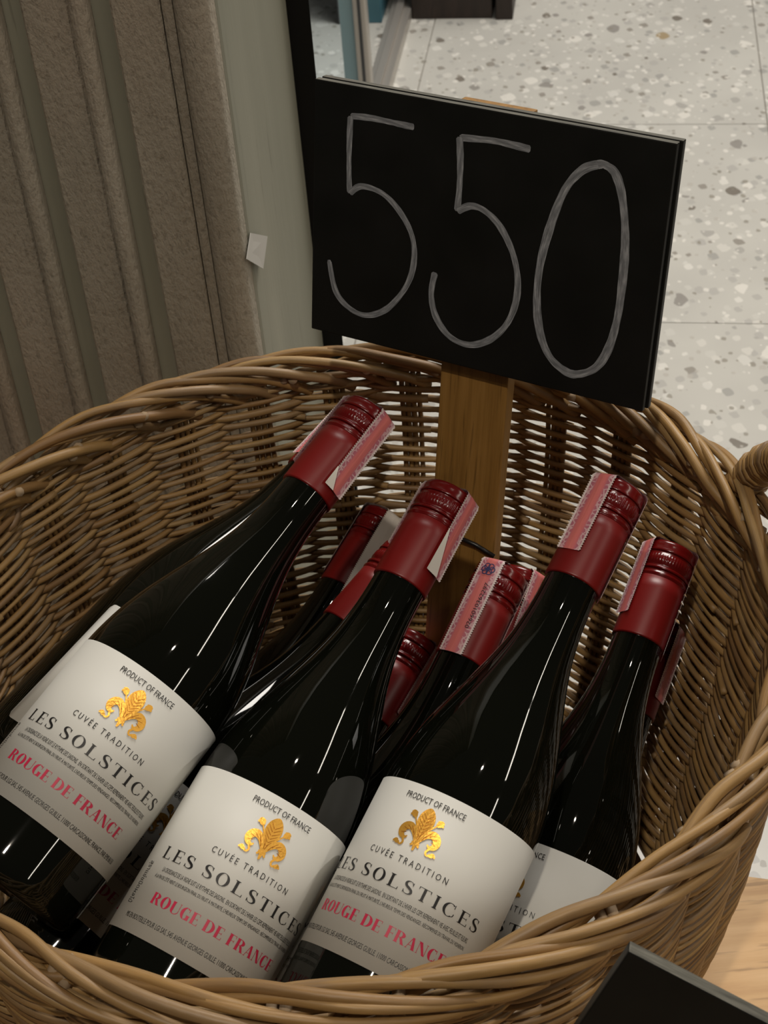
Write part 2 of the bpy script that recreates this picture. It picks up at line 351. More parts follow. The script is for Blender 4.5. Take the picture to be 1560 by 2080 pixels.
# ------------------------------------------------------------------ wicker basket
BC = Vector((-.0335, .6195)); BA, BB, BANG = .2492, .2377, math.radians(29.4)
ZR, ZB = CAMZ - .575, CAMZ - .880
CA, SA = math.cos(BANG), math.sin(BANG)
def wall_pt(th, t, off):
    k = 1 - .20 * max(t, 0) ** 1.8
    x, y = BA * k * math.cos(th), BB * k * math.sin(th)
    nx, ny = math.cos(th) / BA, math.sin(th) / BB; l = math.hypot(nx, ny); x += off * nx / l; y += off * ny / l
    return Vector((x * CA - y * SA, x * SA + y * CA, ZR + t * (ZB - ZR) - PLY_Z))   # local to the basket base
def build_basket():
    root = thing('wicker_basket', (BC.x, BC.y, PLY_Z), 'large round brown wicker basket full of wine bottles', 'basket')
    N = 30; HGT = ZR - ZB
    # uprights in bundles of four
    for i in range(N):
        th0 = 2 * PI * i / N
        for j in range(4):
            th = th0 + (j - 1.5) * .0156 + random.uniform(-.001, .001)
            pts = [wall_pt(th + random.uniform(-.0015, .0015), t, 0) for t in [1.0, .9, .8, .7, .6, .5, .4, .3, .2, .12, .07]]
            obj('stake', tube('stake', pts, random.uniform(.0016, .0020), 6), M['willow'], root)
    # horizontal rods
    rows = 74
    for r in range(rows):
        t0 = .985 - r * (.93 / (rows - 1))
        st = random.uniform(0, 2 * PI); nseg = 3
        ph = [random.uniform(0, 6.28) for _ in range(4)]
        lens = [random.uniform(.8, 1.2) for _ in range(nseg)]; s = sum(lens); lens = [l / s * 2 * PI for l in lens]
        th = st
        for q in range(nseg):
            ov = 2 * PI / N * random.uniform(.5, .95)
            n = int((lens[q] + ov) / (2 * PI / N) * 9); pts, rad = [], []
            rb = random.uniform(.0021, .0027) * (1.12 if r > rows - 8 else 1.0); rt = rb * random.uniform(.66, .8)
            dz = random.uniform(-.0005, .0005)
            for k in range(n + 1):
                u = k / n; a = th + u * (lens[q] + ov)
                c = math.cos(N * a / 2 + PI * r); off = .0038 * (1 if c > 0 else -1) * abs(c) ** .7
                e0 = min(1, u * n / 7); e1 = min(1, (1 - u) * n / 7)
                zz = .0009 * math.sin(3 * a + ph[0] * .2 + r * .15) + .0004 * math.sin(11 * a + ph[1]) + dz + .0014 * (1 - e0) - .0013 * (1 - e1)
                off += .0016 * (1 - e0) * (-1) + .0012 * (1 - e1)
                pts.append(wall_pt(a, t0 - zz / HGT, off)); rad.append((rb + (rt - rb) * u) * (1 - .55 * max(0, 1 - (1 - u) * n / 5)))
            obj('weaver', tube('weaver', pts, rad, 7), M['willow'], root)
            th += lens[q]
    # rolled border: every bundle is bent over and runs along the rim
    def rim(a, rho, h):
        p = wall_pt(a, 0, rho); p.z += h - .0120; return p
    sp = 2 * PI / N
    for i in range(N):
        for j in range(2):
            a0 = 2 * PI * i / N + (j - .5) * .085 + random.uniform(-.03, .03)
            L = random.uniform(3.2, 4.4) * sp
            dj = (j - .5) * .006; jr = random.uniform(-.0018, .0018); jo = random.uniform(-.0015, .0015)
            key = [(0, .000, -.020), (.07, -.0050, -.010), (.18, -.0075 + dj * .4 + jo, -.001), (.36, -.0055 + dj * .7, .0066 + jr), (.55, .0030 + dj * .7 + jo, .0088 + jr), (.74, .0084 + dj * .3, .0030 + jr), (.90, .0094, -.0055), (1.0, .0070, -.0108)]
            K = catmull([(u, rho, h) for (u, rho, h) in key], 6)
            rb = random.uniform(.0032, .0042); n = len(K)
            obj('border_rod', tube('border_rod', [rim(a0 + p.x * L, p.y, p.z) for p in K], [rb * (1.0 - .40 * q / n) for q in range(n)], 8), M['willow'], root)
    for i in range(N):
        for j in range(2):
            a = sp * (i + .45 + j * .13) + random.uniform(-.01, .01)
            p0 = rim(a, .004, -.010); p1 = rim(a + .012, random.uniform(-.012, -.008), random.uniform(-.003, .003))
            obj('cut_end', tube('cut_end', [p0, (p0 + p1) / 2, p1], .0030, 8), M['pith'], root)
    # base disc with a coiled foot
    V, Fc = [], []
    for zz in (.0008, .0045):
        V += [wall_pt(2 * PI * k / 56, 1.0, -.006).xy.to_3d() + Vector((0, 0, zz)) for k in range(56)]
    for k in range(56):
        k2 = (k + 1) % 56; Fc.append((k, k2, 56 + k2, 56 + k))
    Fc += [tuple(range(55, -1, -1)), tuple(range(56, 112))]
    obj('base', mesh('base', V, Fc), M['willow'], root)
    for o_ in (.000, .0055):
        pts = [wall_pt(2 * PI * k / 80, 1.0, o_).xy.to_3d() + Vector((0, 0, .0052 + .0012 * math.sin(k * 1.1 + o_ * 900))) for k in range(81)]
        obj('foot_rod', tube('foot_rod', pts, .0036, 7), M['willow'], root)
    # two wrapped handles
    def handle(th_a, th_b, height, lean):
        h = None
        A = rim(th_a, .004, -.03); B = rim(th_b, .004, -.03)
        out = ((A + B) / 2).xy.to_3d().normalized()
        pts = []
        for k in range(41):
            u = k / 40; w_ = math.sin(PI * u) ** .62
            pts.append(A.lerp(B, u) + UZ * (height * w_) + out * (lean * w_))
        h = obj('handle', tube('handle', pts, .0085, 10), M['willow'], root)
        # helical wrapping
        L = sum((pts[i + 1] - pts[i]).length for i in range(40)); turns = int(L / .0042); hp = []
        for k in range(turns * 12 + 1):
            u = k / (turns * 12); x = u * 40; i = min(int(x), 39); p = pts[i].lerp(pts[i + 1], x - i)
            t = (pts[min(i + 2, 40)] - pts[max(i - 1, 0)]).normalized()
            a = out - t * out.dot(t); a.normalize(); b = t.cross(a); an = k / 12 * 2 * PI
            rr = .0098 + .0006 * math.sin(k * .37)
            hp.append(p + a * (rr * math.cos(an)) + b * (rr * math.sin(an)))
        obj('wrapping', tube('wrapping', hp, .0022, 5), M['willow'], h)
    def ang_of(px):
        p = px_floor(px, ZR); d = p.xy - BC
        u, v = d.x * CA + d.y * SA, -d.x * SA + d.y * CA
        return math.atan2(v / BB, u / BA)
    tr = ang_of((1488, 932)); handle(tr, tr - .62, .085, .018)
    tl = ang_of((2, 962)); handle(tl, tl + .62, .085, .018)
    return root
build_basket()

# ------------------------------------------------------------------ lettering
def text_mesh2d(body, width, height, y0, x_center=0.0, squeeze_only=False):
    """sans text as flat 2-D triangles fitted into width x height (metres)"""
    cu = bpy.data.curves.new('txt', 'FONT'); cu.body = body; cu.resolution_u = 2; cu.align_x = 'CENTER'
    ob = bpy.data.objects.new('txt', cu); COL.objects.link(ob)
    dg = bpy.context.evaluated_depsgraph_get(); dg.update()
    me = ob.evaluated_get(dg).to_mesh()
    me.calc_loop_triangles()
    V = [v.co.copy() for v in me.vertices]; T = [tuple(p.vertices) for p in me.loop_triangles]
    ob.evaluated_get(dg).to_mesh_clear(); bpy.data.objects.remove(ob); bpy.data.curves.remove(cu)
    x0, x1 = min(v.x for v in V), max(v.x for v in V); ya, yb = min(v.y for v in V), max(v.y for v in V)
    V = [((v.x - (x0 + x1) / 2) / (x1 - x0) * width + x_center, (v.y - ya) / (yb - ya) * height + y0) for v in V]
    return V, T

class Glyph:
    """upright roman capitals with thick stems and hairlines, unit cap height"""
    def __init__(s, stem, hair, serif):
        s.w, s.h, s.s = stem, hair, serif; s.V = []; s.F = []
    def quad(s, a, b, c, d):
        i = len(s.V); s.V += [a, b, c, d]; s.F.append((i, i + 1, i + 2, i + 3))
    def rect(s, x0, x1, y0, y1): s.quad((x0, y0), (x1, y0), (x1, y1), (x0, y1))
    def stem(s, x, y0=0, y1=1, w=None, top=True, bot=True):
        w = s.w if w is None else w
        s.rect(x, x + w, y0, y1)
        if bot: s.rect(x - s.s, x + w + s.s, y0, y0 + s.h); s.brk(x, y0 + s.h, 1, w)
        if top: s.rect(x - s.s, x + w + s.s, y1 - s.h, y1); s.brk(x, y1 - s.h, -1, w)
    def brk(s, x, y, sg, w):
        for (xa, d) in ((x, -1), (x + w, 1)):
            i = len(s.V); s.V += [(xa, y), (xa + d * s.s * .55, y), (xa, y + sg * s.h * 1.3)]; s.F.append((i, i + 1, i + 2))
    def stroke(s, pts, wid):
        P = [Vector((p[0], p[1], 0)) for p in pts]; n = len(P); L = []
        for i, p in enumerate(P):
            t = (P[min(i + 1, n - 1)] - P[max(i - 1, 0)]).normalized(); nr = Vector((-t.y, t.x, 0)); ww = wid(i / (n - 1)) / 2
            L.append(((p + nr * ww), (p - nr * ww)))
        for (a, b), (c, d) in zip(L, L[1:]): s.quad((a.x, a.y), (b.x, b.y), (d.x, d.y), (c.x, c.y))
    def arc(s, cx, cy, rx, ry, a0, a1, w=None, n=22):
        w = s.w * 1.08 if w is None else w
        pr = None
        for i in range(n + 1):
            a = math.radians(a0 + (a1 - a0) * i / n); c, sn = math.cos(a), math.sin(a)
            o = (cx + rx * c, cy + ry * sn); q = (cx + (rx - w) * c, cy + (ry - s.h) * sn)
            if pr: s.quad(pr[0], o, q, pr[1])
            pr = (o, q)
    def beak(s, x, y, sg):   # triangular serif on a horizontal arm end
        s.quad((x - s.h * 1.1, y), (x, y), (x, y + sg * .24), (x - s.h * .9, y + sg * .16))
def glyph(ch, bold):
    g = Glyph(.265, .038, .05) if bold else Glyph(.150, .044, .075)
    w, h, s = g.w, g.h, g.s
    if ch == 'L':
        g.stem(s); X = s + w + .42; g.rect(s, X, 0, h); g.beak(X, 0, 1); adv = X
    elif ch in 'EF':
        X = s + w + .38; g.stem(s, bot=(ch == 'F')); g.rect(s - s, X, 1 - h, 1); g.beak(X, 1, -1)
        g.rect(s + w, X - .10, .5 - h / 2, .5 + h / 2); g.rect(X - .12, X - .09, .40, .60)
        if ch == 'E': g.rect(0, X + .03, 0, h); g.beak(X + .03, 0, 1); adv = X + .03
        else: adv = X
    elif ch == 'T':
        W = w + .56; g.stem(W / 2 - w / 2, top=False); g.rect(0, W, 1 - h, 1); g.beak(W, 1, -1)
        g.quad((0, 1), (h * 1.1, 1), (h * .9, .84), (0, .76)); adv = W
    elif ch == 'I':
        g.stem(s); adv = w + 2 * s
    elif ch == 'O':
        W = w * 2 + .46; g.arc(W / 2, .5, W / 2, .515, 0, 360, n=36); adv = W
    elif ch in 'CG':
        W = w + .66; g.arc(W / 2, .5, W / 2, .515, 52, 308, n=30)
        e = (W / 2 + W / 2 * math.cos(math.radians(52)), .5 + .515 * math.sin(math.radians(52)))
        g.rect(e[0] - .01, e[0] + .03, e[1] - .20, e[1] + .10)
        if ch == 'C':
            g.stroke([(e[0], 1 - e[1]), (e[0] + .06, 1 - e[1] + .08), (e[0] + .08, .33)], lambda u: h * 1.2)
        else: g.stem(W - w - .04, .0, .42, bot=False)
        adv = W
    elif ch == 'U':
        W = w + .60; g.stem(s, .28, 1, bot=False); g.rect(W - h, W, .28, 1); g.rect(W - h - s, W + s, 1 - h, 1)
        n = 16; pr = None
        for i in range(n + 1):
            a = PI + PI * i / n; cx = (s + W) / 2; rx = (W - s) / 2; t = i / n; ww = w * (1 - t) + h * t
            o = (cx + rx * math.cos(a), .28 + .295 * math.sin(a)); q = (cx + (rx - ww) * math.cos(a), .28 + (.295 - h * 1.3) * math.sin(a))
            if pr: g.quad(pr[0], o, q, pr[1])
            pr = (o, q)
        adv = W + s
    elif ch == 'D':
        W = w * 2 + .40; g.stem(s); g.rect(s, s + w + .1, 1 - h, 1); g.rect(s, s + w + .1, 0, h); g.arc(s + w + .08, .5, W - w - .08, .5, -90, 90, n=20); adv = W + s
    elif ch == 'R':
        W = w * 2 + .30; g.stem(s); g.rect(s, s + w + .08, 1 - h, 1); g.rect(s, s + w + .1, .48, .48 + h); g.arc(s + w + .06, .74, W - w - .08, .26, -90, 90, n=16)
        g.quad((s + w + .10, .48), (s + w + .10 + w * .95, .48), (W + .02 + w * .35, .02), (W + .02 - w * .65, .02)); g.rect(W - w * .7, W + w * .45 + .05, 0, h); adv = W + w * .35 + .05
    elif ch == 'A':
        W = w + .58; a = W / 2
        g.quad((a - .02, 1), (a + h, 1), (.05 + h, 0), (.05, 0)); g.quad((a - .05, 1), (a + w * .55, 1), (W, 0), (W - w * 1.05, 0)); g.rect(.17, W - .14, .30, .30 + h)
        g.rect(-.02, .17, 0, h); g.rect(W - w * 1.1 - s, W + s, 0, h); adv = W + s * .6
    elif ch == 'N':
        W = w + .62; g.rect(.06, .06 + h, 0, 1); g.rect(W - h - .04, W - .04, 0, 1); g.quad((.02, 1), (.02 + w * 1.1, 1), (W - .04, 0), (W - .04 - w * .85, 0))
        g.rect(-.02, .06 + h + .06, 0, h); g.rect(-.03, .1, 1 - h, 1); g.rect(W - .04 - h - .08, W + .04, 1 - h, 1); adv = W + .03
    elif ch == 'S':
        pts = catmull([(.47, .80, 0), (.40, .94, 0), (.27, .985, 0), (.13, .93, 0), (.075, .77, 0), (.14, .61, 0), (.29, .50, 0), (.44, .38, 0), (.50, .22, 0), (.43, .07, 0), (.28, .015, 0), (.12, .07, 0), (.05, .22, 0)], 5)
        sc = 1.18 if bold else 1.0
        g.stroke([(p.x * sc, p.y) for p in pts], lambda u: h + (w * 1.15 - h) * max(0, math.sin(PI * min(1, max(0, (u - .13) / .74)))) ** 1.3)
        g.rect(.455 * sc, .49 * sc, .72, .97); g.rect(.035 * sc, .07 * sc, .03, .28); adv = .54 * sc
    else: adv = .34
    return g.V, g.F, adv
def serif_text(txt, width, height, y0, bold, track):
    V, Fc = [], []; x = 0
    for ch in txt:
        if ch == ' ': x += .42; continue
        gv, gf, ad = glyph(ch, bold); b = len(V)
        V += [(p[0] + x, p[1]) for p in gv]; Fc += [tuple(i + b for i in f) for f in gf]; x += ad + track
    x -= track
    return [((p[0] - x / 2) / x * width, y0 + p[1] * height) for p in V], Fc

# ------------------------------------------------------------------ wine bottles
RB = .0418; LC = .0615; SB = -.258; LT, LB_ = -.1374, -.2257
def wrap(V2, R, s_off=0.0):
    return [(R * math.cos(x / RB), R * math.sin(x / RB), s - SB + s_off) for (x, s) in V2]
def label_sheet(name, a0, a1, s0, s1, R, corner=.0, n=72):
    V, Fc = [], []
    for i in range(n + 1):
        x = a0 + (a1 - a0) * i / n; e = min(x - a0, a1 - x); c = 0
        if e < corner: c = corner - math.sqrt(max(0, corner ** 2 - (corner - e) ** 2))
        for (s, rr) in ((s0 + c, R - .00025), (s0 + c, R), (s1 - c, R), (s1 - c, R - .00025)):
            V.append((rr * math.cos(x / RB), rr * math.sin(x / RB), s - SB))
    for i in range(n):
        for q in range(3): Fc.append((i * 4 + q, (i + 1) * 4 + q, (i + 1) * 4 + q + 1, i * 4 + q + 1))
    Fc += [(0, 1, 2, 3), (n * 4 + 3, n * 4 + 2, n * 4 + 1, n * 4)]
    me = mesh(name, V, Fc)
    for p in me.polygons: p.use_smooth = True
    return me
def build_bottle_meshes():
    D = {}
    prof = [(.0003, .0), (.0003, .030), (0, .0355), (.0012, .0390), (.004, .0409), (.008, .0416), (.012, RB)]
    sp = [(-.140, RB), (-.130, .0413), (-.115, .0394), (-.100, .0361), (-.085, .0316), (-.070, .0266), (-.055, .0219), (-.040, .0182), (-.025, .0160), (-.012, .0150), (.004, .0146)]
    C = catmull([(s - SB, r, 0) for s, r in sp], 4)
    prof += [(z / 10 * (-.140 - SB - .012) + .012, RB) for z in range(1, 10)] + [(p.x, p.y) for p in C]
    D['glass'] = lathe('glass_body', [(z, max(r, 1e-4)) for z, r in prof], 96)
    # capsule (s measured from its lower edge)
    cp = [(-.0004, .01535), (0, .01570), (.0006, .01575), (.030, .01560), (.0375, .01555)]
    def groove(z, d=.0006, w_=.0010): return [(z - w_, 0), (z - w_ * .4, -d), (z + w_ * .4, -d), (z + w_, 0)]
    def bead(z, d=.00055, w_=.0011): return [(z - w_, 0), (z - w_ * .45, d * .8), (z, d), (z + w_ * .45, d * .8), (z + w_, 0)]
    rel = bead(.0392) + groove(.0412, .0005, .0008) + bead(.0430) + groove(.0449, .0007) + [(.0463, 0), (.0466, .0003), (.0490, .0003), (.0510, .0003), (.0513, 0)] + groove(.0528, .0004, .0007) + bead(.0545, .0003) + [(.0575, 0)]
    cp += [(z, .01552 + d) for z, d in rel]
    cp += [(.0590, .01545), (.0601, .0150), (.0609, .0142), (.0614, .0130), (.0615, .0115), (.0613, .006), (.0613, .0004)]
    def rf(z, r, an):
        zz = z + SB
        if .0464 < zz < .0512: return r + .00013 * math.sin(an * 56)
        return r
    i0 = [i for i, c in enumerate(cp) if c[0] >= .0375][0]
    D['capsule'] = lathe('capsule_sleeve', [(s - SB, r) for s, r in cp[:i0 + 1]] + [(.0376 - SB, .0150)], 128)
    D['screwcap'] = lathe('screw_cap', [(.0374 - SB, .0150)] + [(s - SB, r) for s, r in cp[i0:]], 256, rf)
    D['label'] = label_sheet('front_label', -RB * math.radians(112), RB * math.radians(112), LB_, LT, RB + .00030, 0)
    D['back'] = label_sheet('back_label', -.034, .034, -.240, -.152, RB + .00030, .003, 48)
    R = RB + .00052
    deg = RB * PI / 180
    def tm(parts, name):
        V, Fc = [], []
        for (v, f) in parts:
            b = len(V); V += v; Fc += [tuple(i + b for i in t) for t in f]
        return mesh(name, wrap(V, R), Fc)
    D['origin'] = tm([text_mesh2d('PRODUCT OF FRANCE', 44 * deg, .0031, -.1451)], 'origin_line')
    D['subtitle'] = tm([text_mesh2d('C U V É E   T R A D I T I O N', 59 * deg, .0040, -.1755)], 'subtitle_line')
    D['small'] = tm([
        text_mesh2d("LA CROISSANCE DE LA VIGNE SUIT LE RYTHME DES SAISONS.  EN SORTANT DE L'HIVER LES CEPS REPRENNENT VIE AVEC FEUILLES ET FLEURS.", 117 * deg, .0024, -.1937, 2.5 * deg),
        text_mesh2d("À LA FIN DE L'ÉTÉ VIENT LE BOURGEON FINAL DU FRUIT À MATURITÉ, L'HEUREUX TEMPS DES VENDANGES : RÉCOMPENSE DU TRAVAIL DU VIGNERON.", 121 * deg, .0026, -.1977, .5 * deg),
        text_mesh2d('MIS EN BOUTEILLE POUR LGI SAS, 545 AVENUE GEORGES GUILLE, 11000 CARCASSONNE, FRANCE, PAR EMB 86150', 131 * deg, .0030, -.2197, -1.0 * deg)], 'small_print')
    # Thai line running down the end of the label
    v, t = text_mesh2d('สุราแช่ชนิดผลไม้', .0222, .0062, 0)
    D['thai'] = mesh('side_print', wrap([(-74 * deg + y - .002, -.2018 - x) for (x, y) in v], R), t)
    D['title'] = tm([serif_text('LES SOLSTICES', 127.5 * deg, .0062, -.1876, False, .26)], 'title_lettering')
    D['red'] = tm([serif_text('ROUGE DE FRANCE', 102 * deg, .0056, -.2092, True, .14)], 'red_lettering')
    for v in (D['title'],): pass
    # gold fleur-de-lis, millimetres around its centre
    def poly(outline): return outline
    P, FP = [], []
    def ribbon(pts, wid, n=6):
        C = catmull([(x, y, 0) for x, y in pts], n); k = len(C); L = []
        for i, p in enumerate(C):
            t = (C[min(i + 1, k - 1)] - C[max(i - 1, 0)]); t.normalize(); nr = Vector((-t.y, t.x, 0)); ww = wid(i / (k - 1)) / 2
            L.append((p + nr * ww, p - nr * ww))
        V = []; Q = []
        for a, b in L: V += [(a.x, a.y), (b.x, b.y)]
        for i in range(k - 1): Q.append((2 * i, 2 * i + 1, 2 * i + 3, 2 * i + 2))
        return V, Q
    gold, eng = [], []
    gold.append(ribbon([(0, -8.5), (0, -4), (0, 0), (0, 4), (0, 8), (0, 10.6)], lambda u: .5 + 7.9 * math.sin(PI * min(1, max(0, (u - .10) / .9)) ** 1.15) ** .9))
    for sg in (-1, 1):
        X = lambda L: [(sg * x, y) for x, y in L]
        gold.append(ribbon(X([(.6, -8.0), (1.5, -5.2), (3.4, -2.2), (5.9, -.7), (8.2, -1.7), (9.2, -4.0), (8.3, -6.2), (6.5, -6.7), (5.4, -5.7)]), lambda u: .7 + 3.3 * math.sin(PI * min(1, u * 1.04)) ** 1.2))
        gold.append(ribbon(X([(7.6, -6.6), (6.7, -8.0), (6.2, -9.2), (6.9, -10.5), (8.1, -10.4), (8.4, -9.3)]), lambda u: 1.2 - .5 * u))
        gold.append(ribbon(X([(7.6, -10.2), (9.0, -10.0), (10.0, -9.4), (11.3, -10.2)]), lambda u: .8 + 1.4 * math.sin(PI * u) ** 2))
        gold.append(ribbon(X([(.9, -6), (2.6, -1.0), (4.4, 2.2), (6.2, 4.6)]), lambda u: .8 - .15 * u))
        gold.append(ribbon(X([(5.6, 3.9), (6.4, 4.9), (7.5, 6.2), (8.0, 7.0)]), lambda u: .6 + 2.4 * math.sin(PI * u) ** .8))
        gold.append(ribbon(X([(5.6, 6.6), (6.4, 5.9), (7.6, 5.0), (8.9, 4.8)]), lambda u: .9))
        gold.append(ribbon(X([(0, -6.5), (1.4, -8.2), (2.2, -9.2)]), lambda u: 1.6 - .8 * u))
        # engraved veins
        for y in (-4.5, -2.7, -.9, .9, 2.7, 4.5, 6.2):
            wd = 3.4 * math.sin(PI * min(1, max(0, ((y + 8.5) / 19.1 - .1) / .9)) ** 1.15)
            eng.append(ribbon(X([(.25, y - 1.2), (wd * .55, y + .1), (wd, y + 1.4)]), lambda u: .38 * (1 - .6 * u)))
        for (a, b, c) in (((3.2, -3.4), (4.0, -1.8), (5.2, -.3)), ((4.8, -2.4), (5.8, -1.5), (7.2, -.7)), ((6.2, -2.8), (7.2, -2.6), (8.8, -2.2)), ((6.6, -4.2), (7.8, -4.6), (9.2, -5.0)), ((2.0, -5.4), (2.6, -3.8), (3.3, -2.4))):
            eng.append(ribbon(X([a, b, c]), lambda u: .42 * (1 - .5 * u)))
    gold.append(ribbon([(-2.0, -7.6), (0, -7.2), (2.0, -7.6)], lambda u: 1.1))
    gold.append(ribbon([(0, -7), (0, -9.4), (0, -11.2)], lambda u: 2.2 - 1.4 * u))
    def emb(parts, name, lift):
        V, Fc = [], []
        for (v, f) in parts:
            b = len(V); V += [(x * .001, y * .001 - .1570) for x, y in v]; Fc += [tuple(i + b for i in t) for t in f]
        return mesh(name, wrap(V, R + lift), Fc)
    D['gold'] = emb(gold, 'gold_emblem', .0001); D['engrave'] = emb(eng, 'emblem_engraving', .00022)
    return D
BM = build_bottle_meshes()
TWO = 2 * PI
def stamp_mesh(ang1, s1, ang2, s2, half=.0078, lift=.0004, flare=.45, droop=0.0, top=.0616):
    """paper strip: up one side of the cap, across its top, down another side; perforated edges"""
    rc = .0159; R = rc + lift
    a1, a2 = math.radians(ang1), math.radians(ang2)
    e1 = Vector((math.cos(a1), math.sin(a1), 0)); e2 = Vector((math.cos(a2), math.sin(a2), 0))
    t1 = Vector((-e1.y, e1.x, 0)); t2 = -Vector((-e2.y, e2.x, 0))
    path = []      # (point, side dir, radial dir, cyl amount)
    step = .00036
    n1 = int((.0585 - s1) / step)
    for i in range(n1 + 1):
        s = s1 + (.0585 - s1) * i / n1; lf = droop * max(0, (1 - i / n1) ** 2)
        path.append((e1 * (R + lf) + UZ * s, t1, e1, 1.0))
    for i in range(1, 6):
        q = PI / 2 * i / 6; path.append((e1 * (R - .0032 + .0032 * math.cos(q)) + UZ * (.0585 + (top - .0585 + lift) * math.sin(q)), t1, (e1 * math.cos(q) + UZ * math.sin(q)), 1 - i / 6))
    A, B = e1 * (R - .0032), e2 * (R - .0032); nt = max(4, int((A - B).length / step))
    td = t1 if t1.dot(t2) > -.2 else t1
    for i in range(nt + 1):
        u = i / nt; sd = t1.lerp(t2, u); sd.normalize(); path.append((A.lerp(B, u) + UZ * (top + lift), sd, UZ, 0.0))
    for i in range(1, 6):
        q = PI / 2 * (1 - i / 6); path.append((e2 * (R - .0032 + .0032 * math.cos(q)) + UZ * (.0585 + (top - .0585 + lift) * math.sin(q)), t2, (e2 * math.cos(q) + UZ * math.sin(q)), i / 6))
    n2 = int((.0585 - s2) / step)
    for i in range(n2 + 1):
        s = .0585 - (.0585 - s2) * i / n2; path.append((e2 * R + UZ * s, t2, e2, 1.0))
    cols = [-1, -.85, -.5, 0, .5, .85, 1]; V, Fc, UV = [], [], []; L = 0
    for i, (p, sd, rd, cy) in enumerate(path):
        if i: L += (p - path[i - 1][0]).length
        tooth = .00065 if (i % 4) < 2 else 0.0
        for c in cols:
            x = c * half
            if abs(c) == 1: x -= math.copysign(tooth, c)
            drop = (1 - flare * abs(c)) * x * x / (2 * R) * cy
            V.append(p + sd * x - rd * drop + Vector((0, 0, -SB))); UV.append((.5 + c * .5, L))
    k = len(cols)
    for i in range(len(path) - 1):
        for c in range(k - 1): Fc.append((i * k + c, i * k + c + 1, (i + 1) * k + c + 1, (i + 1) * k + c))
    return mesh('excise_stamp', V, Fc, False, UV)
def curl_mesh(ang, s, side, w=.007, h=.016, half=.0078):
    """folded-back corner of a stamp showing the white paper"""
    R = .0163; V, Fc = [], []; n = 6; a = math.radians(ang)
    e = Vector((math.cos(a), math.sin(a), 0)); t = Vector((-e.y, e.x, 0))
    for i in range(n + 1):
        u = i / n; ww = w * (1 - u)
        for x, lf in ((side * (half + .0002), .0007), (side * (half - ww), .0012 + .0012 * (1 - u))):
            V.append(e * (R + lf - .1 * x * x / (2 * R)) + t * x + UZ * (s + h * u - SB))
    for i in range(n): Fc.append((2 * i, 2 * i + 1, 2 * i + 3, 2 * i + 2))
    return mesh('curled_corner', V, Fc, True)
GROUP = 'red wine bottles heaped in the basket'
def bottle(cap_low, axis, label_ang, label, stamp=None, back=None, stamp_mat='stamp'):
    a = Vector(axis).normalized(); c = Vector(cap_low) + Vector((0, 0, CAMZ))
    r0 = (UZ - a * a.z).normalized(); r1 = a.cross(r0)
    rot = Matrix((r0, r1, a)).transposed()
    t = thing('wine_bottle', c + a * SB, label, 'wine bottle', GROUP, rot)
    obj('glass_body', BM['glass'], M['glass'], t)
    obj('capsule_sleeve', BM['capsule'], M['capsule'], t)
    obj('screw_cap', BM['screwcap'], M['screwcap'], t)
    fl = obj('front_label', BM['label'], M['paper'], t); fl.rotation_euler.z = math.radians(label_ang)
    for nm, key, mt in (('origin_line', 'origin', 'ink'), ('subtitle_line', 'subtitle', 'ink'), ('small_print', 'small', 'ink2'), ('side_print', 'thai', 'ink2'), ('title_lettering', 'title', 'ink'), ('red_lettering', 'red', 'redink'), ('gold_emblem', 'gold', 'gold'), ('emblem_engraving', 'engrave', 'gold_dark')):
        obj(nm, BM[key], M[mt], fl)
    if back is not None:
        b = obj('back_label', BM['back'], M['paper'], t); b.rotation_euler.z = math.radians(back)
    st = None
    if stamp:
        st = obj('excise_stamp', stamp_mesh(*stamp[0], **stamp[1]), M[stamp_mat], t)
    return t, st
